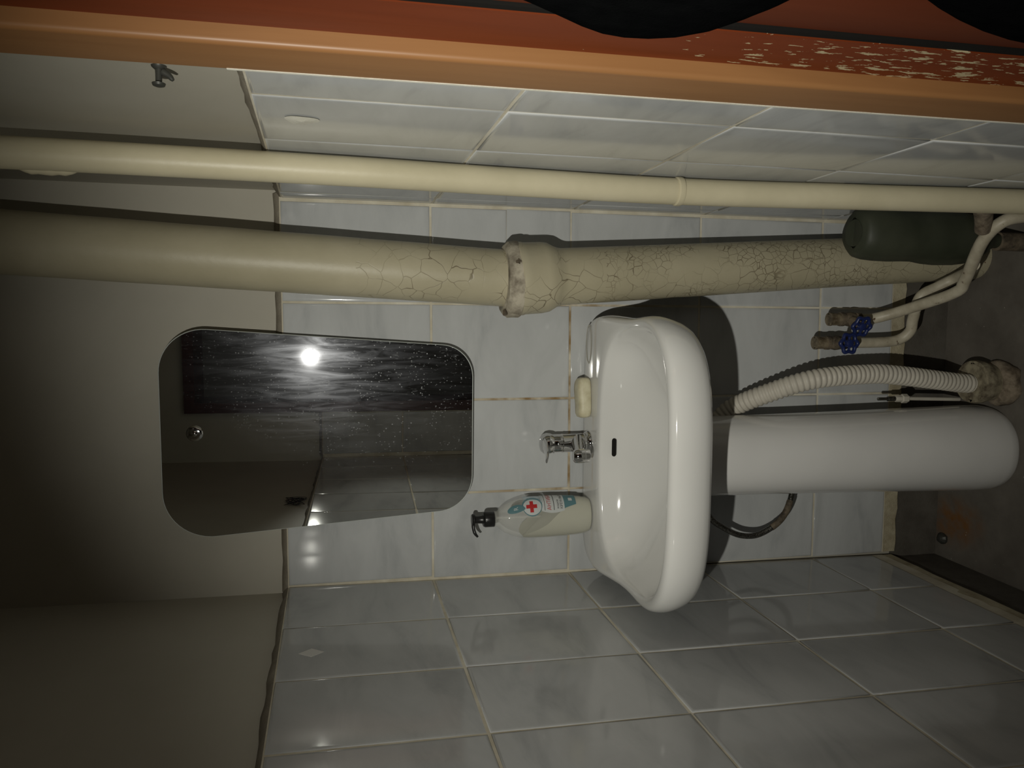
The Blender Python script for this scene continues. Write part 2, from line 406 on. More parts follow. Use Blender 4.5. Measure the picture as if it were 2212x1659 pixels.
# floor and ceiling
fl = mesh_obj('floor', [V(-0.15, 0.12, FZ), V(1.2, 0.12, FZ), V(1.2, -2.9, FZ), V(-0.15, -2.9, FZ), V(-0.15, 0.12, FZ - 0.05), V(1.2, 0.12, FZ - 0.05), V(1.2, -2.9, FZ - 0.05), V(-0.15, -2.9, FZ - 0.05)], BOXF, 'floor')
struct(fl, 'dark grey worn floor of the small washroom')
ce = mesh_obj('ceiling', [V(-0.15, 0.12, CEIL), V(1.2, 0.12, CEIL), V(1.2, -1.6, CEIL), V(-0.15, -1.6, CEIL), V(-0.15, 0.12, CEIL + 0.05), V(1.2, 0.12, CEIL + 0.05), V(1.2, -1.6, CEIL + 0.05), V(-0.15, -1.6, CEIL + 0.05)], BOXF, 'ceiling')
struct(ce, 'pale painted ceiling')

# back wall
wb = struct(slab('wall_back', fB, -0.12, 0.97, FZ - 0.02, CEIL, RECESS, 0.12, 'plaster'), 'back wall with pale grey tiles below cream plaster')
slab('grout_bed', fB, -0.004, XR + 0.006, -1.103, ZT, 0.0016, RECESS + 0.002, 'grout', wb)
cols = [0.0, 0.1856, 0.3863, 0.5887, XR]
for r in range(5):
    v1, v0 = ROWS[r], ROWS[r + 1]; vm = (v0 + v1) / 2
    xs = [LLE * vm + 0.002] + cols[1:4] + [XR + RLE * vm - 0.003]
    for c in range(4):
        if r == 1 and c == 3:
            tile(wb, fB, xs[c], xs[c + 1], -0.1630, v1); tile(wb, fB, xs[c], xs[c + 1], v0, -0.1605, gap=0.0008)
        else: tile(wb, fB, xs[c], xs[c + 1], v0, v1)
bead('mortar_bead', fB, -0.012, XR + 0.012, wb)
def strip(f, u0, u1, parent, v0=-1.138, v1=-1.1035):
    n = 30; vs_, fs = [], []
    for i in range(n + 1):
        u = u0 + (u1 - u0) * i / n
        a, b = random.uniform(-0.003, 0.003), random.uniform(-0.002, 0.003)
        for v, d in ((v1, 0.002 + abs(b) * 0.5), (v0 + a, 0.001 + b * 0.5), (v0 + a, RECESS + 0.004), (v1, RECESS + 0.004)): vs_.append(f(u, v, d))
    for i in range(n):
        for j in range(4):
            k = (j + 1) % 4; fs.append((i * 4 + j, i * 4 + k, i * 4 + 4 + k, i * 4 + 4 + j))
    fs.append((3, 2, 1, 0)); fs.append(tuple(n * 4 + j for j in range(4)))
    return mesh_obj('cement_strip', vs_, fs, 'cement', parent)
strip(fB, -0.004, XR + 0.004, wb)
slab('lower_plaster', fB, -0.02, XR + 0.02, FZ - 0.02, -1.134, 0.010, RECESS + 0.003, 'darkband', wb)

# left wall
wl = struct(slab('wall_left', fL, 0.06, YF - 0.12, FZ - 0.02, CEIL, RECESS, 0.12, 'plaster'), 'left wall with grey tiles below cream plaster')
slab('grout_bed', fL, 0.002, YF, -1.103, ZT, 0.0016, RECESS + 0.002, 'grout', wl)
lc = [-0.002, -0.2137, -0.4188, -0.6223, -0.826, -1.030, -1.234, YF + 0.004]
for r in range(5):
    for c in range(7): tile(wl, fL, lc[c + 1], lc[c], max(ROWS[r + 1], -1.0715), ROWS[r])
bead('mortar_bead', fL, 0.012, YF, wl, 40)
strip(fL, 0.0, YF, wl, -1.124, -1.072)
slab('lower_plaster', fL, 0.01, YF, FZ - 0.02, -1.120, 0.010, RECESS + 0.003, 'darkband', wl)

# right wall: tiled as far as the red door
YE = -0.797
def ye(v): return YE + 0.016 * v          # the door casing is a little out of plumb
wr = struct(slab('wall_right', fR, 0.06, YE - 0.03, FZ - 0.02, CEIL, RECESS, 0.12, 'plaster'), 'right wall with grey tiles beside the red door')
slab('grout_bed', fR, 0.002, YE - 0.012, -1.103, ZT, 0.0016, RECESS + 0.002, 'grout', wr)
rc = [-0.002, -0.063, -0.270, -0.4766, -0.6842]
for r in range(5):
    for c in range(4): tile(wr, fR, rc[c + 1], rc[c], ROWS[r + 1], ROWS[r])
    e = ye((ROWS[r] + ROWS[r + 1]) / 2)
    tile(wr, fR, e + 0.002, rc[4], ROWS[r + 1], ROWS[r])
bead('mortar_bead', fR, 0.012, YE + 0.004, wr, 24)
strip(fR, 0.0, YE, wr)
slab('lower_plaster', fR, 0.01, YE, FZ - 0.02, -1.134, 0.010, RECESS + 0.003, 'darkband', wr)
# old hole filled with white filler in a tile of the right wall
pc = fR(-0.592, 0.245, -0.0008)
vs_ = [pc + Vector((-0.0022, 0, 0))]; fs = []
for j in range(24):
    a = 2 * math.pi * j / 24; r = 0.021 * (1 + 0.12 * math.sin(3 * a + 1))
    vs_.append(pc + Vector((-0.0002, math.cos(a) * r, math.sin(a) * r)))
fs = [(0, 1 + j, 1 + (j + 1) % 24) for j in range(24)]
o = mesh_obj('filler_patch', vs_, fs, 'patch', wr); o['label'] = 'round white filler patch'

# entrance wall behind the camera's view, with the doorway
wf = struct(slab('wall_front', fF, -0.12, 0.147, FZ - 0.02, CEIL, RECESS, 0.12, 'plaster'), 'entrance wall seen in the mirror, tiled low')
slab('plaster_over_doorway', fF, 0.147, 0.97, 0.79, CEIL, RECESS, 0.12, 'plaster', wf)
slab('plaster_beside_doorway', fF, 0.845, 0.97, FZ - 0.02, 0.79, RECESS, 0.12, 'plaster', wf)
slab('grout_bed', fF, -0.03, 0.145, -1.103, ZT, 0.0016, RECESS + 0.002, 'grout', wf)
for r in range(5): tile(wf, fF, -0.018, 0.143, ROWS[r + 1], ROWS[r])
bead('mortar_bead', fF, -0.02, 0.145, wf, 8)
strip(fF, -0.02, 0.145, wf)
tr = mesh_obj('trim_1', [fF(0.147, FZ, -0.006), fF(0.185, FZ, -0.006), fF(0.185, 0.752, -0.006), fF(0.147, 0.79, -0.006), fF(0.147, FZ, 0.17), fF(0.185, FZ, 0.17), fF(0.185, 0.752, 0.17), fF(0.147, 0.79, 0.17)], BOXF, 'jamb')
struct(tr, 'red-brown door jamb seen in the mirror')
tr2 = mesh_obj('trim_2', [fF(0.147, 0.79, -0.006), fF(0.845, 0.79, -0.006), fF(0.807, 0.752, -0.006), fF(0.185, 0.752, -0.006), fF(0.147, 0.79, 0.17), fF(0.845, 0.79, 0.17), fF(0.807, 0.752, 0.17), fF(0.185, 0.752, 0.17)], BOXF, 'jamb')
struct(tr2, 'red-brown lintel over the doorway')
tr3 = mesh_obj('trim_3', [fF(0.845, FZ, -0.006), fF(0.845, 0.79, -0.006), fF(0.807, 0.752, -0.006), fF(0.807, FZ, -0.006), fF(0.845, FZ, 0.17), fF(0.845, 0.79, 0.17), fF(0.807, 0.752, 0.17), fF(0.807, FZ, 0.17)], BOXF, 'jamb')
struct(tr3, 'red-brown door jamb on the other side')

# red door in the right wall: orange casing, post, planks
dr = bpy.data.objects.new('door_1', None); COL.objects.link(dr); dr.location = V(0.84, -1.1, FZ); dr['_o'] = tuple(dr.location)
struct(dr, 'red-brown painted plank door with an orange varnished casing')
def prism(name, sec, z0, z1, m, parent, lean=True, bv=0.0):
    vs_ = []
    for z in (z0, z1):
        for x, y in sec: vs_.append(V(x + RLE * z, y + (0.016 * z if lean else 0), z))
    n = len(sec); fs = [tuple(range(n - 1, -1, -1)), tuple(range(n, 2 * n))] + [(j, (j + 1) % n, n + (j + 1) % n, n + j) for j in range(n)]
    o = mesh_obj(name, vs_, fs, m, parent); return o
def rsec(x0, y0, x1, y1, r, n=6):
    """casing section with the corner (x0,y1) rounded; x0 faces the room"""
    s = [(x1, y0), (x0, y0)]
    for i in range(n + 1):
        a = math.pi / 2 * i / n
        s.append((x0 + r - r * math.cos(a), y1 + r - r * math.sin(a)))
    s.append((x1, y1)); return s
o = prism('casing', rsec(0.808, YE + 0.001, 0.86, -0.872, 0.006), FZ, CEIL, 'orange', dr); auto_smooth(o, 35)
# filler line between casing and tiles
o = prism('filler_line', [(0.8075, YE + 0.0045), (0.8075, YE), (0.83, YE), (0.83, YE + 0.0045)], -1.1, ZT, 'patch', dr)
prism('door_post', [(0.826, -0.862), (0.826, -0.957), (0.87, -0.957), (0.87, -0.862)], FZ, CEIL, 'red', dr)
prism('gap_shade_strip', [(0.8275, -0.9568), (0.8275, -0.9665), (0.868, -0.9665), (0.868, -0.9568)], FZ + 0.002, CEIL - 0.005, 'dark', dr)['label'] = 'black strip standing in for shade between post and plank'  # added solid strip; its near-black colour stands in for shade in the gap
y = -0.967
for i in range(4):
    y1 = y - (0.118 if i < 3 else 0.10)
    o = prism('plank', [(0.830, y), (0.830, y1), (0.868, y1), (0.868, y)], FZ + 0.004, CEIL - 0.01, 'redplain', dr); bevel(o, 0.002)
    y = y1 - 0.004
slab('backing', lambda u, v, d: V(0.872 + d, u, v), -0.86, YF, FZ, CEIL, 0, 0.05, 'dark', dr)

# ------------------------------------------------------------------ washbasin
XC = 0.297
def se(t, a, bf, bb, nf, nb, nx=None):
    """super-ellipse with separate front/back halves; t=0 right, pi/2 back"""
    c, s = math.cos(t), math.sin(t)
    n = nb if s >= 0 else nf; b = bb if s >= 0 else bf
    return a * math.copysign(abs(c) ** (2 / n), c), b * math.copysign(abs(s) ** (2 / n), s)
def ring(kind, sx, sy, z, N=112):
    out = []
    for j in range(N):
        t = 2 * math.pi * j / N
        if kind == 'o':            # outer outline, y measured from the wall
            x, y = se(t, 0.272, 0.250, 0.222, 3.6, 6.5); yy = -0.224 + y
            wst = 0.008 * math.exp(-((yy + 0.215) / 0.06) ** 2)
            x -= math.copysign(wst, x) if abs(x) > 0.2 else 0
            out.append(V(XC + x * sx, yy * sy, z(x, yy) if callable(z) else z))
        else:                       # basin opening
            x, y = se(t, 0.246, 0.190, 0.150, 3.2, 3.0); yy = -0.262 + y
            out.append(V(XC + x * sx, -0.262 + y * sy, z(x, yy) if callable(z) else z))
    return out
LZ = -0.329
def dip(dz):                        # the side rims sink a little behind the front
    return lambda x, yy: LZ + dz - 0.012 * math.exp(-((yy + 0.27) / 0.11) ** 2) * min(1, abs(x) / 0.22) ** 3 - 0.004 * (1 if yy < -0.13 else 0) * min(1, (-yy - 0.13) / 0.1 if yy < -0.13 else 0)
rings = [ring('o', 0.30, 0.46, -0.507), ring('o', 0.48, 0.60, -0.468), ring('o', 0.66, 0.76, -0.440), ring('o', 0.82, 0.87, -0.427), ring('o', 0.915, 0.938, -0.4195),
         ring('o', 0.966, 0.976, -0.408), ring('o', 0.992, 0.997, -0.379), ring('o', 1.0, 1.0, dip(-0.026)), ring('o', 0.992, 0.994, dip(-0.009)), ring('o', 0.978, 0.982, dip(-0.002)), ring('o', 0.958, 0.966, dip(0.0)),
         ring('i', 1.012, 1.012, dip(0.0)), ring('i', 0.995, 0.995, dip(-0.003)), ring('i', 0.975, 0.975, dip(-0.012)), ring('i', 0.955, 0.95, -0.368), ring('i', 0.85, 0.83, -0.40), ring('i', 0.66, 0.66, -0.425), ring('i', 0.45, 0.47, -0.445), ring('i', 0.22, 0.22, -0.462), ring('i', 0.07, 0.09, -0.466)]
N = 112; vs_, fs = [], []
for R in rings: vs_ += R
for i in range(len(rings) - 1):
    for j in range(N):
        k = (j + 1) % N; fs.append((i * N + j, i * N + k, i * N + N + k, i * N + N + j))
fs.append(tuple(range(N - 1, -1, -1))); fs.append(tuple((len(rings) - 1) * N + j for j in range(N)))
sink = thing('washbasin', 'white ceramic washbasin fixed to the tiled back wall', 'sink', V(XC, -0.2, -0.507))
bas = mesh_obj('basin', vs_, fs, 'ceramic', sink, smooth=True); subsurf(bas, 1)
# overflow slot (dark, on the rear wall of the basin)
def capsule_plate(name, c, ux, uy, L, r, th, m, parent, n=10):
    c = Vector(c); ux = Vector(ux).normalized(); uy = Vector(uy).normalized(); nn = ux.cross(uy)
    out = []
    for sgn in (1, -1):
        for i in range(n + 1):
            a = -math.pi / 2 + math.pi * i / n
            out.append(c + ux * sgn * (L / 2 + r * math.cos(a)) + uy * sgn * r * math.sin(a))
    m_ = len(out); vs2 = [p + nn * th for p in out] + [p - nn * th for p in out]
    fs2 = [tuple(range(m_)), tuple(range(2 * m_ - 1, m_ - 1, -1))] + [(j, m_ + j, m_ + (j + 1) % m_, (j + 1) % m_) for j in range(m_)]
    return mesh_obj(name, vs2, fs2, m, parent)
OVC = V(0.296, -0.1262, -0.3585)
capsule_plate('overflow_slot', OVC, (1, 0, 0), (0, -0.33, -0.94), 0.028, 0.0045, 0.002, 'dark', sink)['label'] = 'dark overflow slot'
# stained oval recess on the right of the ledge
def oval_ring(name, c, a, b, w_, h, m, parent, n=40):
    vs2, fs2 = [], []
    for j in range(n):
        t = 2 * math.pi * j / n
        for aa, hh in ((0, 0), (w_ * 0.5, h), (w_, 0)):
            vs2.append(Vector(c) + Vector(((a - aa) * math.cos(t), (b - aa) * math.sin(t), hh)))
    for j in range(n):
        k = (j + 1) % n
        for i in range(2): fs2.append((j * 3 + i, j * 3 + i + 1, k * 3 + i + 1, k * 3 + i))
    return mesh_obj(name, vs2, fs2, m, parent, smooth=True)
oval_ring('soap_recess_rim', V(0.506, -0.040, LZ + 0.0002), 0.042, 0.018, 0.004, 0.0008, 'stain', sink)['label'] = 'stained oval outline'

# pedestal
PX, PY = 0.272, -0.128
def ped_ring(r, z, N=64, back=-0.095):
    out = []
    for j in range(N):
        t = 2 * math.pi * j / N; c, s = math.cos(t), math.sin(t)
        if s <= 0: out.append(V(PX + r * math.copysign(abs(c) ** 0.9, c), PY + r * s * 1.02, z))
        else: out.append(V(PX + r * math.copysign(abs(c) ** 0.30, c), PY + (back - PY) * abs(s) ** 0.45, z))
    return out
prof = [(0.0835, -0.5075), (0.0835, -0.58), (0.085, -0.70), (0.0885, -0.88), (0.092, -1.02), (0.0945, -1.12), (0.0965, -1.19), (0.0965, -1.235), (0.0945, -1.252), (0.091, -1.2595)]
vs_, fs = [], []; N = 64
for r, z in prof: vs_ += ped_ring(r, z)
for i in range(len(prof) - 1):
    for j in range(N):
        k = (j + 1) % N; fs.append((i * N + j, i * N + k, i * N + N + k, i * N + N + j))
fs.append(tuple(range(N))); fs.append(tuple((len(prof) - 1) * N + j for j in range(N - 1, -1, -1)))
ped = mesh_obj('basin_pedestal', vs_, fs, 'ceramic2', None, origin=V(PX, PY, FZ)); auto_smooth(ped, 50)
tag(ped, 'white ceramic half-column pedestal under the washbasin', 'pedestal')

# ------------------------------------------------------------------ tap
TX, TY = 0.295, -0.048
tap = thing('basin_tap', 'chrome single-lever mixer tap on the washbasin ledge', 'tap', V(TX, TY, LZ))
lathe('base_ring', V(TX, TY, LZ), (0, 0, 1), [(0.0255, 0), (0.0255, 0.003), (0.0235, 0.007), (0.021, 0.009), (0.0205, 0.012), (0.0215, 0.014)], 'chrome', tap, 32)
lathe('tap_body', V(TX, TY, LZ + 0.012), (0, 0.02, 1), [(0.0205, 0), (0.0195, 0.012), (0.0195, 0.045), (0.0200, 0.046), (0.0200, 0.048), (0.0190, 0.049), (0.0195, 0.062), (0.0185, 0.070)], 'chrome', tap, 32)
sp = tube('spout', catmull([V(TX, TY - 0.004, LZ + 0.026), V(TX - 0.004, TY - 0.03, LZ + 0.033), V(TX - 0.009, TY - 0.06, LZ + 0.041), V(TX - 0.013, TY - 0.088, LZ + 0.047)], 5), [0.0195, 0.019, 0.0185, 0.018, 0.0175, 0.017, 0.0165, 0.016, 0.0155, 0.0152, 0.0149, 0.0146, 0.0143, 0.014, 0.0138, 0.0136], 'chrome', tap, 24, ell=(1.0, 0.85))
lathe('aerator', V(TX - 0.013, TY - 0.086, LZ + 0.026), (0, 0.05, 1), [(0.0125, 0), (0.0135, 0.002), (0.0135, 0.010), (0.0145, 0.011), (0.0148, 0.022), (0.0140, 0.030), (0.010, 0.034)], 'chrome', tap, 24)
vs2 = []; fs2 = []
cap = lathe('lever_cap', V(TX, TY, LZ + 0.081), (0, -0.06, 1), [(0.0195, 0), (0.0215, 0.004), (0.0225, 0.012), (0.021, 0.019), (0.016, 0.0245), (0.008, 0.027), (0.001, 0.0275)], 'chrome', tap, 32)
tube('lever', catmull([V(TX, TY - 0.006, LZ + 0.099), V(TX - 0.004, TY - 0.032, LZ + 0.103), V(TX - 0.011, TY - 0.070, LZ + 0.110), V(TX - 0.018, TY - 0.102, LZ + 0.120)], 5), [0.015, 0.0155, 0.0155, 0.015, 0.0142, 0.0135, 0.0125, 0.0115, 0.0108, 0.0100, 0.0094, 0.0090, 0.0086, 0.0080, 0.007, 0.005], 'chrome', tap, 20, ell=(1.0, 0.42), ref=(1, 0, 0))
lathe('indicator_dot', V(TX + 0.001, TY - 0.0192, LZ + 0.070), (0, -1, 0.05), [(0.004, 0), (0.004, 0.001), (0.002, 0.0018)], 'chrome', tap, 14)

# ------------------------------------------------------------------ soap bar
def soap_bar():
    Lh, Wh, H = 0.043, 0.022, 0.027; n = 40; vs2, fs2 = [], []
    rr = [(0.86, 0.80, 0.0), (0.97, 0.94, 0.003), (1.0, 1.0, 0.010), (1.0, 1.0, 0.017), (0.95, 0.93, 0.0235), (0.84, 0.78, 0.0265), (0.5, 0.4, 0.0275)]
    rot = Matrix.Rotation(math.radians(5), 3, 'Z')
    for a, b, h in rr:
        for j in range(n):
            x, y = se(2 * math.pi * j / n, Lh * a, Wh * b, Wh * b, 4.5, 4.5)
            vs2.append(V(0.392, -0.046, LZ + 0.0005) + rot @ Vector((x, y, h * (1 + 0.04 * math.sin(x * 90)))))
    for i in range(len(rr) - 1):
        for j in range(n):
            k = (j + 1) % n; fs2.append((i * n + j, i * n + k, i * n + n + k, i * n + n + j))
    fs2.append(tuple(range(n - 1, -1, -1))); fs2.append(tuple((len(rr) - 1) * n + j for j in range(n)))
    o = mesh_obj('soap_bar', vs2, fs2, 'soap', None, origin=V(0.392, -0.046, LZ)); auto_smooth(o, 50)
    tag(o, 'worn cream soap bar lying on the washbasin ledge', 'soap')
soap_bar()

# ------------------------------------------------------------------ pump bottle
BX, BY, BZ = 0.141, -0.060, LZ + 0.0004
bot = thing('soap_bottle', 'clear pump bottle of milky liquid soap with red cross label', 'bottle', V(BX, BY, BZ))
EA, EB = 0.0445, 0.031
bprof = [(0.72, 0.0), (0.80, 0.002), (0.88, 0.010), (0.935, 0.025), (0.97, 0.05), (1.0, 0.09), (1.0, 0.12), (0.985, 0.137), (0.93, 0.154), (0.82, 0.171), (0.67, 0.186), (0.50, 0.196), (0.37, 0.2015), (0.355, 0.206)]
def bq(z):
    for (a, h0), (b, h1) in zip(bprof, bprof[1:]):
        if h0 <= z <= h1: return a + (b - a) * (z - h0) / (h1 - h0)
    return bprof[-1][0]
def bpt(phi, z, off=0.0):
    q = bq(z); e = max(0, min(1, (z - 0.15) / 0.05)); ea = EA * (1 - e) + EA * e; eb = EB * (1 - e) + 0.042 * e
    return V(BX + (ea * q + off) * math.sin(phi), BY - (eb * q + off) * math.cos(phi), BZ + z)
def bshell(name, off, zs, m, top=None, seg=48):
    vs2, fs2 = [], []
    for i, z in enumerate(zs):
        for j in range(seg):
            ph = 2 * math.pi * j / seg
            zz = z if top is None else min(z, top(ph)) + 0.0001 * i
            vs2.append(bpt(ph, min(zz, 0.206), off))
    n = len(zs)
    for i in range(n - 1):
        for j in range(seg):
            k = (j + 1) % seg; fs2.append((i * seg + j, i * seg + k, i * seg + seg + k, i * seg + seg + j))
    fs2.append(tuple(range(seg - 1, -1, -1))); fs2.append(tuple((n - 1) * seg + j for j in range(seg)))
    o = mesh_obj(name, vs2, fs2, m, bot); auto_smooth(o, 50); return o
zs = [0.0, 0.001, 0.002, 0.006, 0.010, 0.017, 0.025, 0.037, 0.05, 0.07, 0.09, 0.105, 0.12, 0.13, 0.137, 0.146, 0.154, 0.163, 0.171, 0.179, 0.186, 0.191, 0.196, 0.199, 0.2015, 0.206]
bshell('bottle_body', 0.0, zs, 'clearplastic')
def ltop(ph):      # soap clings high on the left side and has sunk on the right
    return 0.060 + 0.085 * max(0, min(1, 0.5 + 0.75 * math.sin(-ph - 0.25))) + 0.004 * math.sin(5 * ph)
bshell('liquid_soap', -0.0016, [0.002 + 0.146 * i / 22 for i in range(23)], 'liquid', ltop)
lathe('neck_ring', V(BX, BY, BZ + 0.2055), (0, 0, 1), [(0.0165, 0), (0.0165, 0.003), (0.0155, 0.004)], 'clearplastic', bot, 28)
lathe('collar', V(BX, BY, BZ + 0.208), (0, 0, 1), [(0.0160, 0), (0.0165, 0.001), (0.0165, 0.019), (0.0150, 0.0225), (0.0135, 0.0235)], 'black', bot, 32)
lathe('pump_stem', V(BX, BY, BZ + 0.230), (0, 0, 1), [(0.0105, 0), (0.0085, 0.004), (0.0080, 0.012), (0.0085, 0.020)], 'black', bot, 24)
ph_ = lathe('pump_head', V(BX, BY, BZ + 0.248), (0, 0, 1), [(0.0085, 0), (0.0125, 0.002), (0.0125, 0.006), (0.011, 0.0075)], 'black', bot, 24)
tube('pump_spout', catmull([V(BX, BY, BZ + 0.2515), V(BX - 0.014, BY - 0.004, BZ + 0.2525), V(BX - 0.026, BY - 0.008, BZ + 0.250), V(BX - 0.034, BY - 0.010, BZ + 0.244)], 5), [0.0062] * 6 + [0.0058] * 5 + [0.0052, 0.0048, 0.0044, 0.004, 0.0036], 'black', bot, 14, ell=(0.75, 0.6))
tube('dip_tube', [V(BX, BY, BZ + 0.008), V(BX + 0.002, BY, BZ + 0.21)], 0.0025, 'clearplastic', bot, 10)
# label: printed pieces wrapped round the bottle; u runs right from the label's left edge
PH0 = math.radians(22)
def wrap(u, z, lay): return bpt(PH0 + u / 0.0375, z, 0.0004 + 0.00022 * lay)
def print_grid(name, fun, u0, u1, z0, z1, lay, m, parent, nu=12, nz=8, inside=None):
    vs2, fs2 = [], []
    for i in range(nz + 1):
        for j in range(nu + 1):
            u, z = fun(j / nu, i / nz, u0, u1, z0, z1); vs2.append(wrap(u, z, lay))
    for i in range(nz):
        for j in range(nu): fs2.append((i * (nu + 1) + j, i * (nu + 1) + j + 1, (i + 1) * (nu + 1) + j + 1, (i + 1) * (nu + 1) + j))
    return mesh_obj(name, vs2, fs2, m, parent, smooth=True)
rect = lambda a, b, u0, u1, z0, z1: (u0 + (u1 - u0) * a, z0 + (z1 - z0) * b)
def poly_print(name, pts, lay, m, parent, c=None):
    cx = sum(p[0] for p in pts) / len(pts); cz = sum(p[1] for p in pts) / len(pts)
    vs2 = [wrap(cx, cz, lay)]; fs2 = []; K = 3; n = len(pts)
    for k in range(1, K + 1):
        for (u, z) in pts: vs2.append(wrap(cx + (u - cx) * k / K, cz + (z - cz) * k / K, lay))
    for j in range(n):
        fs2.append((0, 1 + j, 1 + (j + 1) % n))
        for k in range(K - 1): fs2.append((1 + k * n + j, 1 + (k + 1) * n + j, 1 + (k + 1) * n + (j + 1) % n, 1 + k * n + (j + 1) % n))
    return mesh_obj(name, vs2, fs2, m, parent)
lab = print_grid('label', lambda a, b, u0, u1, z0, z1: (u0 + (u1 - u0) * a - 0.004 * math.sin(math.pi * b) * (1 - a), z0 + (z1 - z0) * b), 0.002, 0.050, 0.062, 0.112, 0, 'lab_white', bot, 14, 10)
lab['label'] = 'printed label with a red cross'
shield = [(0.012 + 0.0165 * math.cos(t), 0.132 + 0.019 * math.sin(t) * (1.0 if math.sin(t) > 0 else 1.05)) for t in [2 * math.pi * i / 40 for i in range(40)]]
poly_print('shield_print', [(0.014 + (u - 0.012) * 1.25, 0.132 + (z - 0.132) * 1.10) for u, z in shield], 1, 'lab_teal', lab)
poly_print('shield_print', shield, 2, 'lab_white', lab)
drop = [(0.010 + 0.012 * math.cos(t) * (0.55 + 0.45 * math.cos((t - 0.9) / 2) ** 2), 0.165 + 0.019 * math.sin(t)) for t in [2 * math.pi * i / 30 for i in range(30)]]
poly_print('teal_drop_print', drop, 2, 'lab_teal', lab)
for i in range(6):
    poly_print('stripe_print', [(0.020 + i * 0.0035, 0.108), (0.0212 + i * 0.0035, 0.108), (0.028 + i * 0.004, 0.150), (0.0268 + i * 0.004, 0.150)], 1, 'lab_grey', lab)
poly_print('red_cross_print', [(0.012 + a * 0.0115, 0.133 + b * 0.0115) for a, b in ((-0.33, 1), (0.33, 1), (0.33, 0.33), (1, 0.33), (1, -0.33), (0.33, -0.33), (0.33, -1), (-0.33, -1), (-0.33, -0.33), (-1, -0.33), (-1, 0.33), (-0.33, 0.33))], 3, 'lab_red', lab)
print_grid('line_print', rect, 0.003, 0.050, 0.0845, 0.0858, 2, 'lab_black', lab, 14, 1)
print_grid('line_print', rect, 0.003, 0.050, 0.1045, 0.1055, 2, 'lab_black', lab, 14, 1)
print_grid('teal_block_print', lambda a, b, u0, u1, z0, z1: (u0 + (u1 - u0) * a + 0.008 * (1 - b) * (1 - a), z0 + (z1 - z0) * b), 0.006, 0.050, 0.036, 0.062, 1, 'lab_teal', lab, 14, 4)
print_grid('icon_print', rect, 0.022, 0.030, 0.044, 0.052, 2, 'lab_white', lab, 4, 3)
def text_print(s, size, u, z, lay, m, name, sx=1.0):
    cu = bpy.data.curves.new('tmp_text', 'FONT'); cu.body = s; cu.size = size; cu.resolution_u = 2
    to = bpy.data.objects.new('tmp_text', cu); COL.objects.link(to)
    dg = bpy.context.evaluated_depsgraph_get(); dg.update(); ev = to.evaluated_get(dg); me = ev.to_mesh()
    vs2 = [wrap(u + v.co.x * sx, z + v.co.y, lay) for v in me.vertices]; fs2 = [tuple(p.vertices) for p in me.polygons]
    ev.to_mesh_clear(); bpy.data.objects.remove(to); bpy.data.curves.remove(cu)
    if vs2: mesh_obj(name, vs2, fs2, m, lab)
text_print('R', 0.013, 0.0075, 0.162, 3, 'lab_white', 'letter_print')
text_print('АНТИБАКТ', 0.0115, 0.0030, 0.0915, 2, 'lab_red', 'red_text_print', 0.85)
text_print('КРЕМ-МЫЛО', 0.0080, 0.0050, 0.0660, 2, 'lab_black', 'black_text_print', 0.85)
text_print('жидкое', 0.0065, 0.0050, 0.0745, 2, 'lab_black', 'small_text_print', 0.85)

# ------------------------------------------------------------------ mirror
MC = Vector((0.326, -0.0225, 0.235))
MN = Vector((-0.0200, -1.0, 0.0131)).normalized()
mirU = Vector((1, 0, 0)); mirU = (mirU - MN * mirU.dot(MN)).normalized(); mirV = mirU.cross(MN) * -1
if mirV.z < 0: mirV = -mirV
def rounded_poly(corners, radii, n=14):
    out = []; m_ = len(corners)
    for i in range(m_):
        p = Vector(corners[i]); a = (Vector(corners[i - 1]) - p); b = (Vector(corners[(i + 1) % m_]) - p)
        r = radii[i]; a.normalize(); b.normalize()
        half = math.acos(max(-1, min(1, a.dot(b)))) / 2; d = r / math.tan(half); c = p + (a + b).normalized() * (r / math.sin(half))
        s = p + a * d - c; e = p + b * d - c
        for k in range(n + 1):
            t = k / n; w1 = math.sin((1 - t) * (math.pi - 2 * half)) / math.sin(math.pi - 2 * half); w2 = math.sin(t * (math.pi - 2 * half)) / math.sin(math.pi - 2 * half)
            q = c + s * w1 + e * w2; out.append(q)
    return out
mo = rounded_poly([(0.1135 - 0.326, 0.535 - 0.235), (0.1575 - 0.326, -0.081 - 0.235), (0.5005 - 0.326, -0.081 - 0.235), (0.5405 - 0.326, 0.535 - 0.235)], [0.092, 0.075, 0.068, 0.085])
mir = thing('wall_mirror', 'frameless tapered mirror with rounded corners over the washbasin', 'mirror', V(*MC) - MN * 0.004)
def mplate(name, insets, m, smooth=False):
    vs2, fs2 = [], []; n = len(mo)
    cen = Vector((0.0, 0.0))
    for ins, dep in insets:
        for q in mo:
            d = (q - Vector((0.001, -0.01))); L = d.length
            q2 = q - d / L * ins
            vs2.append(V(*(MC + mirU * q2.x + mirV * q2.y + MN * dep)))
    for i in range(len(insets) - 1):
        for j in range(n):
            k = (j + 1) % n; fs2.append((i * n + j, i * n + k, i * n + n + k, i * n + n + j))
    return vs2, fs2, n
v2, f2, n2 = mplate('x', [(0.0019, 0.0)], None)
mesh_obj('mirror_glass', v2, [tuple(range(n2))], 'mirror', mir)
v2, f2, n2 = mplate('x', [(0.0019, -0.00005), (0.0012, 0.00025), (0.0, -0.0012), (0.0, -0.0042)], None)
f2.append(tuple(3 * n2 + j for j in range(n2)))
mesh_obj('mirror_edge', v2, f2, 'glassedge', mir)['label'] = 'bright ground edge'
sc = V(*(MC + mirU * 0.004 + mirV * 0.236))
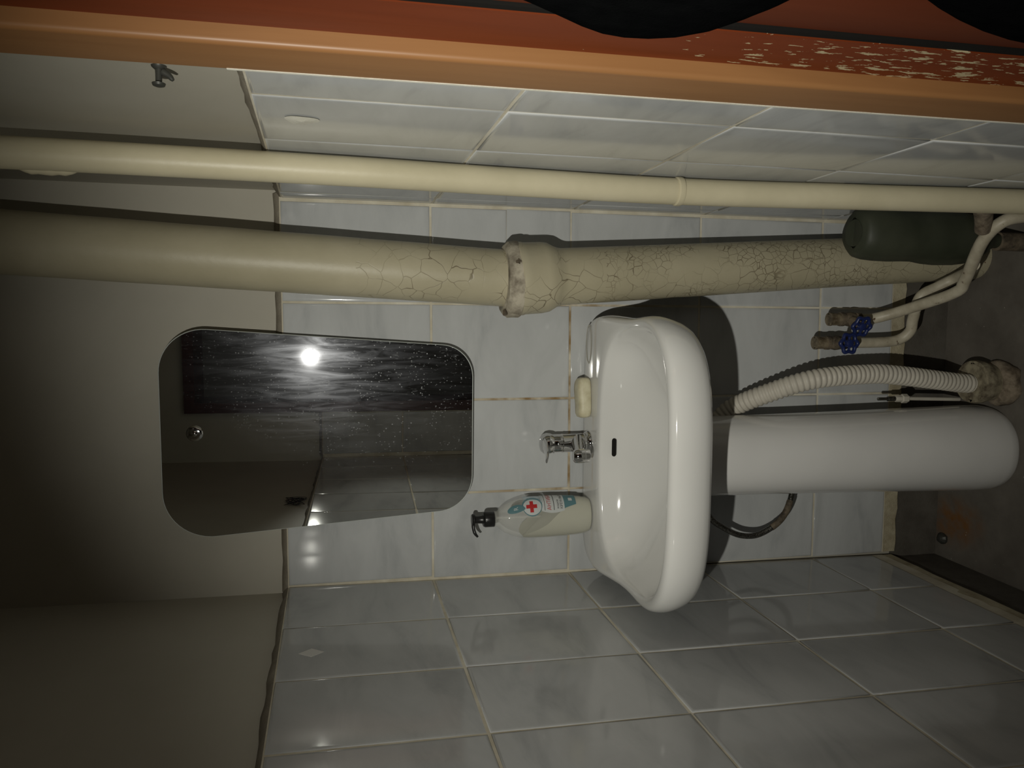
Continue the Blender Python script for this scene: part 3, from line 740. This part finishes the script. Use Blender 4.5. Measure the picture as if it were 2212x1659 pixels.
bs = lathe('mirror_screw', sc + MN * 0.0002, MN, [(0.0155, 0), (0.0158, 0.001), (0.0145, 0.003), (0.0105, 0.0045), (0.0095, 0.0035), (0.006, 0.004), (0.003, 0.0055), (0.001, 0.006)], 'chrome', mir, 28)
bs['label'] = 'chrome screw with washer'
lathe('wall_spacer', sc - MN * 0.0045, -MN, [(0.012, 0), (0.012, 0.020)], 'whiteplastic', mir, 16)
sc2 = V(*(MC + mirU * 0.004 - mirV * 0.25)); lathe('wall_spacer', sc2 - MN * 0.0045, -MN, [(0.012, 0), (0.012, 0.013)], 'whiteplastic', mir, 16)

# ------------------------------------------------------------------ big sewer pipe
sew = thing('sewer_pipe', 'thick cream sewer pipe with cracked paint and chipped cement joint', 'pipe', V(0.708, -0.062, FZ))
up0, up1 = Vector((0.640, -0.084, -0.135)), Vector((0.687, -0.092, 0.770)); ud = (up1 - up0) / (up1.z - up0.z)
P0 = up0 + ud * (-0.06); P1 = up0 + ud * (CEIL - up0.z)
lathe_path = [V(*(P0 + (P1 - P0) * i / 30)) for i in range(31)]
tube('upper_pipe', lathe_path, 0.0568, 'pipe_crack', sew, 40, rfun=lambda i, a: 1 + 0.004 * math.sin(i * 1.7 + 2 * a))
lo0, lo1, lo2 = Vector((0.638, -0.096, -0.152)), Vector((0.690, -0.070, -0.93)), Vector((0.710, -0.064, FZ + 0.001))
ldn = (lo1 - lo0).normalized()
bp = [(0.0, 0.068), (0.004, 0.0725), (0.014, 0.0735), (0.018, 0.0720), (0.055, 0.0715), (0.068, 0.0695), (0.082, 0.0620), (0.092, 0.0585), (0.10, 0.0575)]
pth = [V(*(lo0 + ldn * h)) for h, r in bp]; rad = [r for h, r in bp]
for i in range(1, 25):
    h = 0.10 + (lo1 - lo0).length * (i / 24) * 0.87; pth.append(V(*(lo0 + ldn * h))); rad.append(0.0575 - 0.004 * i / 24)
pth.append(V(*lo2)); rad.append(0.052)
tube('lower_pipe', pth, rad, 'pipe_crack', sew, 40)
# broken cement ring on the joint
rp = []; rr_ = []
for h, r in [(-0.012, 0.057), (-0.0125, 0.068), (-0.006, 0.0750), (0.008, 0.0770), (0.018, 0.0750), (0.021, 0.070), (0.022, 0.058)]:
    rp.append(V(0.636, -0.091, -0.143) - Vector((0, 0, 1)) * h + Vector((0, 0, 0.0))); rr_.append(r)
def cr(i, a):
    q = mnoise.noise(Vector((math.cos(a) * 3.2, math.sin(a) * 3.2, i * 0.55)))
    return 1 + (0.055 * q if 0 < i < 6 else 0)
rg = tube('cement_ring', rp, rr_, 'ringcement', sew, 56, rfun=cr); rg['label'] = 'chipped cement ring'
for a, h, s in ((-2.35, 0.002, 0.011), (-2.45, 0.020, 0.012), (-1.15, -0.014, 0.009), (0.45, 0.004, 0.009), (2.9, -0.004, 0.012), (3.2, 0.02, 0.010)):
    c = V(0.636 + 0.074 * math.sin(a), -0.091 - 0.074 * math.cos(a), -0.143 - h)
    d = Vector((math.sin(a), -math.cos(a), 0)); tng = Vector((math.cos(a), math.sin(a), 0)); pts = []
    for j in range(9):
        t = 2 * math.pi * j / 9; r = s * (0.55 + 0.5 * random.random()); pts.append(c + tng * math.cos(t) * r * 0.8 + Vector((0, 0, 1)) * math.sin(t) * r * 0.7)
    n9 = len(pts); vs2 = [p + d * 0.0022 for p in pts] + [p - d * 0.008 for p in pts]
    mesh_obj('chip_gap', vs2, [tuple(range(n9)), tuple(range(2 * n9 - 1, n9 - 1, -1))] + [(j, n9 + j, n9 + (j + 1) % n9, (j + 1) % n9) for j in range(n9)], 'iron', sew)

# ------------------------------------------------------------------ riser pipe
ris = thing('riser_pipe', 'straight cream water riser running beside the right wall', 'pipe', V(0.777, -0.435, FZ))
rpts = [(0.781, -0.445, CEIL), (0.780, -0.435, 0.64), (0.779, -0.414, 0.185), (0.778, -0.391, -0.085), (0.777, -0.376, -0.39), (0.777, -0.400, -0.70), (0.777, -0.428, -1.03), (0.777, -0.435, FZ + 0.001)]
tube('pipe', catmull([V(*p) for p in rpts], 10), 0.0222, 'pipe', ris, 28)
rj = V(0.777, -0.377, -0.372)
lathe('weld_ring', rj + Vector((0, 0, -0.008)), (0, 0, 1), [(0.0222, 0), (0.0240, 0.001), (0.0246, 0.005), (0.0242, 0.010), (0.0222, 0.012)], 'pipe', ris, 28)
# clamp lump near the top
lp = []
for i in range(10): lp.append(V(0.7635, -0.425, 0.545 + i * 0.0085))
tube('clamp', lp, [0.004, 0.008, 0.0105, 0.0095, 0.011, 0.0105, 0.0095, 0.0105, 0.008, 0.004], 'pipe', ris, 14)
# welded branch with rusty lime crust
tee = tube('branch_stub', catmull([V(0.772, -0.415, -0.950), V(0.755, -0.387, -0.980), V(0.733, -0.363, -1.002)], 5), [0.019, 0.018, 0.0172, 0.0165, 0.0160, 0.0158, 0.0155, 0.0150, 0.0145, 0.0142, 0.014], 'lump', ris, 16)
tee['label'] = 'rusty crusted branch stub'

# ------------------------------------------------------------------ thin supply pipes with blue valves
def supply(label, pts, r, vc, wheel_dir, nm_group):
    t = thing('supply_pipe', label, 'pipe', V(*pts[0]), nm_group)
    tube('pipe', catmull([V(*p) for p in pts], 8), r, 'thinpipe', t, 18)
    e = Vector(pts[-1])
    b = lathe('valve_body', V(*e) + Vector((0, 0, -0.004)), (0, 0, 1), [(0.0128, 0), (0.0150, 0.001), (0.0150, 0.011), (0.0125, 0.013), (0.0155, 0.018), (0.0165, 0.027), (0.0145, 0.036), (0.0125, 0.040), (0.0155, 0.042), (0.0155, 0.052), (0.0135, 0.053)], 'iron', t, 18)
    lathe('valve_outlet', V(*e) + Vector((0, 0, 0.048)), (0, 0, 1), [(0.0138, 0), (0.0138, 0.020), (0.0150, 0.021), (0.0150, 0.026), (0.0105, 0.0262), (0.0105, 0.018)], 'brass', t, 18)
    d = Vector(wheel_dir).normalized(); c = V(*e) + Vector((0, 0, 0.023))
    lathe('valve_bonnet', c, d, [(0.012, 0), (0.012, 0.022), (0.0095, 0.026), (0.0095, 0.036), (0.005, 0.038), (0.005, 0.052)], 'iron', t, 14)
    hc = c + d * 0.047
    # lobed hand wheel
    uu = Vector((0, 0, 1)) - d * d.z; uu.normalize(); vv = d.cross(uu)
    n, k = 60, 8; vs2, fs2 = [], []
    for j in range(n):
        a = 2 * math.pi * j / n; R = 0.0195 + 0.0022 * math.cos(6 * a)
        rd = uu * math.cos(a) + vv * math.sin(a)
        for i in range(k):
            b2 = 2 * math.pi * i / k; vs2.append(hc + rd * (R + 0.0045 * math.cos(b2)) + d * 0.0048 * math.sin(b2))
    for j in range(n):
        for i in range(k):
            fs2.append((j * k + i, j * k + (i + 1) % k, ((j + 1) % n) * k + (i + 1) % k, ((j + 1) % n) * k + i))
    w_ = mesh_obj('hand_wheel', vs2, fs2, 'blue', t, smooth=True); w_['label'] = 'blue plastic hand wheel'
    lathe('wheel_hub', hc - d * 0.004, d, [(0.0085, 0), (0.0085, 0.009), (0.005, 0.011)], 'blue', w_, 14)
    for j in range(6):
        a = 2 * math.pi * (j + 0.5) / 6; rd = uu * math.cos(a) + vv * math.sin(a)
        tube('spoke', [hc + rd * 0.006, hc + rd * 0.0185], 0.0030, 'blue', w_, 8)
    return t
supply('thin cream supply pipe with blue valve, nearer the sewer pipe', [(0.757, -0.402, FZ + 0.001), (0.757, -0.400, -1.106), (0.756, -0.396, -1.060), (0.746, -0.385, -1.024), (0.713, -0.345, -1.019), (0.644, -0.270, -1.053), (0.619, -0.240, -1.056), (0.586, -0.140, -1.026), (0.566, -0.092, -0.985), (0.5625, -0.085, -0.945)], 0.0118, None, (-0.35, -1, 0.0), 'thin supply pipes with blue valves')
supply('thin cream supply pipe with blue valve, farther from the sewer pipe', [(0.672, -0.298, -1.045), (0.666, -0.245, -1.088), (0.655, -0.175, -1.118), (0.635, -0.145, -1.096), (0.613, -0.132, -1.064), (0.565, -0.112, -1.064), (0.537, -0.102, -1.066), (0.517, -0.088, -1.048), (0.511, -0.082, -1.0), (0.510, -0.080, -0.915)], 0.0118, None, (0.0, -1, -0.05), 'thin supply pipes with blue valves')

# ------------------------------------------------------------------ corrugated drain hose and its floor socket
hp = catmull([V(0.285, -0.052, -0.575), V(0.322, -0.052, -0.612), V(0.366, -0.072, -0.650), V(0.403, -0.128, -0.700), V(0.436, -0.170, -0.784), V(0.446, -0.172, -0.915), V(0.442, -0.170, -0.991), V(0.433, -0.165, -1.071), V(0.424, -0.158, -1.148), V(0.421, -0.155, -1.185)], 44)
# resample evenly
def resample(p, step):
    out = [p[0]]; acc = 0
    for a, b in zip(p, p[1:]):
        L = (b - a).length
        while acc + L >= step:
            t = (step - acc) / L; a = a + (b - a) * t; out.append(a); L = (b - a).length; acc = 0
        acc += L
    return out
hp = resample(hp, 0.0013)
tube_o = tube('drain_hose', hp, [0.0212 - 0.0026 * (0.5 - 0.5 * math.cos(2 * math.pi * i * 0.0013 / 0.0112)) ** 1.6 for i in range(len(hp))], 'whiteplastic', None, 24, ang=80)
tag(tube_o, 'off-white corrugated drain hose bending down beside the pedestal', 'hose')
soc = thing('drain_socket', 'rusty cast iron drain socket receiving the corrugated hose', 'pipe fitting', V(0.408, -0.150, FZ))
ax = Vector((0.03, -0.02, 1)).normalized()
lathe('socket', V(0.423, -0.152, -1.262), ax, [(0.040, 0.0), (0.042, 0.03), (0.045, 0.045), (0.0475, 0.050), (0.049, 0.062), (0.047, 0.072), (0.040, 0.0735), (0.022, 0.071)], 'bell', soc, 36, rfun=lambda i, a: 1 + 0.03 * mnoise.noise(Vector((math.cos(a) * 2, math.sin(a) * 2, i))))
lumpv, lumpf = tube_geo([V(0.424, -0.165, FZ), V(0.424, -0.167, FZ + 0.012), V(0.424, -0.167, FZ + 0.022), V(0.424, -0.167, FZ + 0.027)], [0.052, 0.050, 0.046, 0.030], 32, rfun=lambda i, a: 1 + 0.18 * mnoise.noise(Vector((math.cos(a) * 1.8, math.sin(a) * 1.8, i * 0.4))))
mesh_obj('cement_collar', lumpv, lumpf, 'lump', soc, smooth=True)

# ------------------------------------------------------------------ upside-down green bottle over a pipe stub
gb = thing('green_bottle', 'cloudy green plastic bottle turned upside down between the pipes', 'bottle', V(0.735, -0.2, FZ))
GX, GY = 0.731, -0.205
gp = [(0.016, 0.062), (0.016, 0.085), (0.024, 0.100), (0.040, 0.122), (0.052, 0.150), (0.0565, 0.180), (0.0575, 0.220), (0.0555, 0.250), (0.0525, 0.275), (0.0535, 0.300), (0.0550, 0.330), (0.0545, 0.365), (0.0530, 0.390), (0.049, 0.405), (0.041, 0.414), (0.028, 0.416), (0.022, 0.411), (0.010, 0.408)]
lathe('bottle_body', V(GX, GY, FZ), (0.02, 0.02, 1), gp, 'green', gb, 36, ang=70, rfun=lambda i, a: 1 + 0.022 * math.sin(5 * a) * (1 if i > 12 else 0.4) + 0.03 * mnoise.noise(Vector((math.cos(a) * 1.3, math.sin(a) * 1.3, i * 0.35))))
lathe('floor_stub', V(GX, GY, FZ), (0, 0, 1), [(0.020, 0), (0.020, 0.075), (0.013, 0.076)], 'iron', gb, 18)['label'] = 'dirty pipe stub'

# ------------------------------------------------------------------ braided hose, white hose tail
bh = catmull([V(0.24, -0.055, -0.57), V(0.19, -0.075, -0.567), V(0.135, -0.100, -0.588), V(0.108, -0.100, -0.622), V(0.088, -0.100, -0.665), V(0.089, -0.100, -0.712), V(0.121, -0.100, -0.763), V(0.170, -0.082, -0.797), V(0.235, -0.055, -0.815)], 8)
th = thing('braided_hose', 'dark braided steel water hose looping out left of the pedestal', 'hose', bh[-1])
tube('hose', bh, 0.0064, 'braid', th, 14)
i0 = 8 * 7 - 6
tube('hose_end', bh[i0 - 6:i0 + 5], 0.0072, 'iron', th, 14)['label'] = 'corroded end fitting'
wt = thing('hose_tail', 'thin white pipe tail with a nut behind the pedestal', 'pipe fitting', V(0.385, -0.115, -1.18))
tube('rod', [V(0.381, -0.108, -1.20), V(0.385, -0.108, -1.06)], 0.0042, 'whiteplastic', wt, 12)
lathe('nut', V(0.385, -0.108, -1.062), (0, 0, 1), [(0.007, 0), (0.0105, 0.001), (0.0105, 0.014), (0.008, 0.016), (0.0075, 0.030), (0.006, 0.032)], 'whiteplastic', wt, 6)
lathe('tip', V(0.385, -0.108, -1.032), (0, 0, 1), [(0.0055, 0), (0.0055, 0.02), (0.0035, 0.021), (0.0035, 0.045)], 'braid', wt, 12)

# ------------------------------------------------------------------ small things on the walls
hk = thing('wall_hook', 'small dark metal hook peg on the plaster by the casing', 'hook', V(0.828, -0.704, 0.384))
hx = fR(-0.706, 0.392, RECESS)
lathe('hook_base', hx, (-1, 0, 0), [(0.0082, 0), (0.0076, 0.0015), (0.0048, 0.004)], 'hook', hk, 20)
lathe('hook_peg', hx, (-1, -0.05, 0.02), [(0.0042, 0.002), (0.0036, 0.009), (0.0034, 0.018), (0.0072, 0.0190), (0.0064, 0.0215), (0.003, 0.0228)], 'hook', hk, 18)
tube('hook_finger', catmull([hx + Vector((-0.006, 0, -0.004)), hx + Vector((-0.010, -0.001, -0.010)), hx + Vector((-0.015, -0.002, -0.0145))], 5), [0.0042, 0.0042, 0.004, 0.0038, 0.0036, 0.0034, 0.0032, 0.003, 0.0028, 0.0024, 0.002], 'hook', hk, 10)
st = fL(-0.324, 0.246, -0.0003)
sv = [st + Vector((0.0, 0.0, 0.021)), st + Vector((0.0, -0.017, 0)), st + Vector((0, 0, -0.021)), st + Vector((0, 0.017, 0))]
o = mesh_obj('diamond_mark', sv + [p + Vector((0.0005, 0, 0)) for p in sv], BOXF, 'mark', None, origin=st)  # thin pale grey diamond plate lying on the tile
tag(o, 'pale grey diamond on a left wall tile', 'mark')
# tangle of thin wire on the left plaster, seen in the mirror
cw = []
random.seed(5)
c0 = fL(-0.80, 0.352, RECESS)
for i in range(26):
    a = i * 2.1; r = 0.020 + 0.012 * random.random()
    cw.append(c0 + Vector((0.004 + 0.006 * random.random(), 1.6 * r * math.cos(a), r * 1.15 * math.sin(a * 1.13))))
o = tube('wire_tangle', catmull(cw, 6), 0.0009, 'black', None, 6); tag(o, 'tangle of thin dark wire on the upper left wall', 'wire')
# small dark lump on the floor in the left corner
vs_, fs = tube_geo([V(0.026, -0.016, FZ), V(0.026, -0.016, FZ + 0.006), V(0.026, -0.016, FZ + 0.012), V(0.026, -0.016, FZ + 0.015)], [0.013, 0.014, 0.010, 0.004], 12, rfun=lambda i, a: 1 + 0.3 * mnoise.noise(Vector((math.cos(a) * 2, math.sin(a) * 2, i))))
o = mesh_obj('mortar_crumb', vs_, fs, 'hook', None, origin=V(0.026, -0.016, FZ)); tag(o, 'dark crumb of debris in the back left floor corner', 'debris')

# ------------------------------------------------------------------ black garments hanging on the red door
def garment(name, label, prof, seed, dz, dy):
    """prof: (z, reach_in_from_door, y_front, y_back)"""
    vs2, fs2 = [], []; n = 28
    for z, rx, ya, yb in [(q[0] + dz, q[1], q[2] + dy, q[3]) for q in prof]:
        yc, hy = (ya + yb) / 2, (ya - yb) / 2
        for j in range(n):
            t = 2 * math.pi * j / n
            w_ = 1 + 0.10 * mnoise.noise(Vector((math.cos(t) * 2 + seed, math.sin(t) * 2, z * 9)))
            x = 0.829 - rx * 0.5 + rx * 0.5 * math.cos(t) * (w_ if math.cos(t) < 0 else 1)
            vs2.append(V(min(x, 0.8285), yc + hy * math.sin(t) * w_, z))
    m_ = len(prof)
    for i in range(m_ - 1):
        for j in range(n):
            k = (j + 1) % n; fs2.append((i * n + j, i * n + k, i * n + n + k, i * n + n + j))
    fs2.append(tuple(range(n - 1, -1, -1))); fs2.append(tuple((m_ - 1) * n + j for j in range(n)))
    o = mesh_obj(name, vs2, fs2, 'fabric', None, smooth=True, origin=V(0.829, -1.2, prof[-1][0])); subsurf(o, 1)
    tag(o, label, 'garment', 'black garments hanging on the red door'); return o
garment('hanging_garment', 'black garment bulging from the red door, the upper one', [(0.32, 0.02, -1.17, -1.22), (0.22, 0.04, -1.14, -1.28), (0.10, 0.05, -1.12, -1.32), (0.03, 0.05, -1.085, -1.32), (-0.03, 0.055, -1.05, -1.33), (-0.06, 0.06, -1.035, -1.33), (-0.10, 0.06, -1.035, -1.33), (-0.14, 0.06, -1.05, -1.32), (-0.17, 0.05, -1.09, -1.30), (-0.19, 0.03, -1.14, -1.26)], 1.0, 0.05, 0.014)
garment('hanging_garment', 'black garment bulging from the red door, the lower one', [(-0.195, 0.03, -1.18, -1.28), (-0.22, 0.05, -1.145, -1.32), (-0.27, 0.055, -1.115, -1.33), (-0.33, 0.06, -1.09, -1.34), (-0.40, 0.06, -1.07, -1.34), (-0.50, 0.06, -1.07, -1.34), (-0.60, 0.05, -1.09, -1.33), (-0.62, 0.02, -1.12, -1.30)], 4.0, 0.022, 0.0)

for o in bpy.data.objects:
    if '_o' in o: del o['_o']
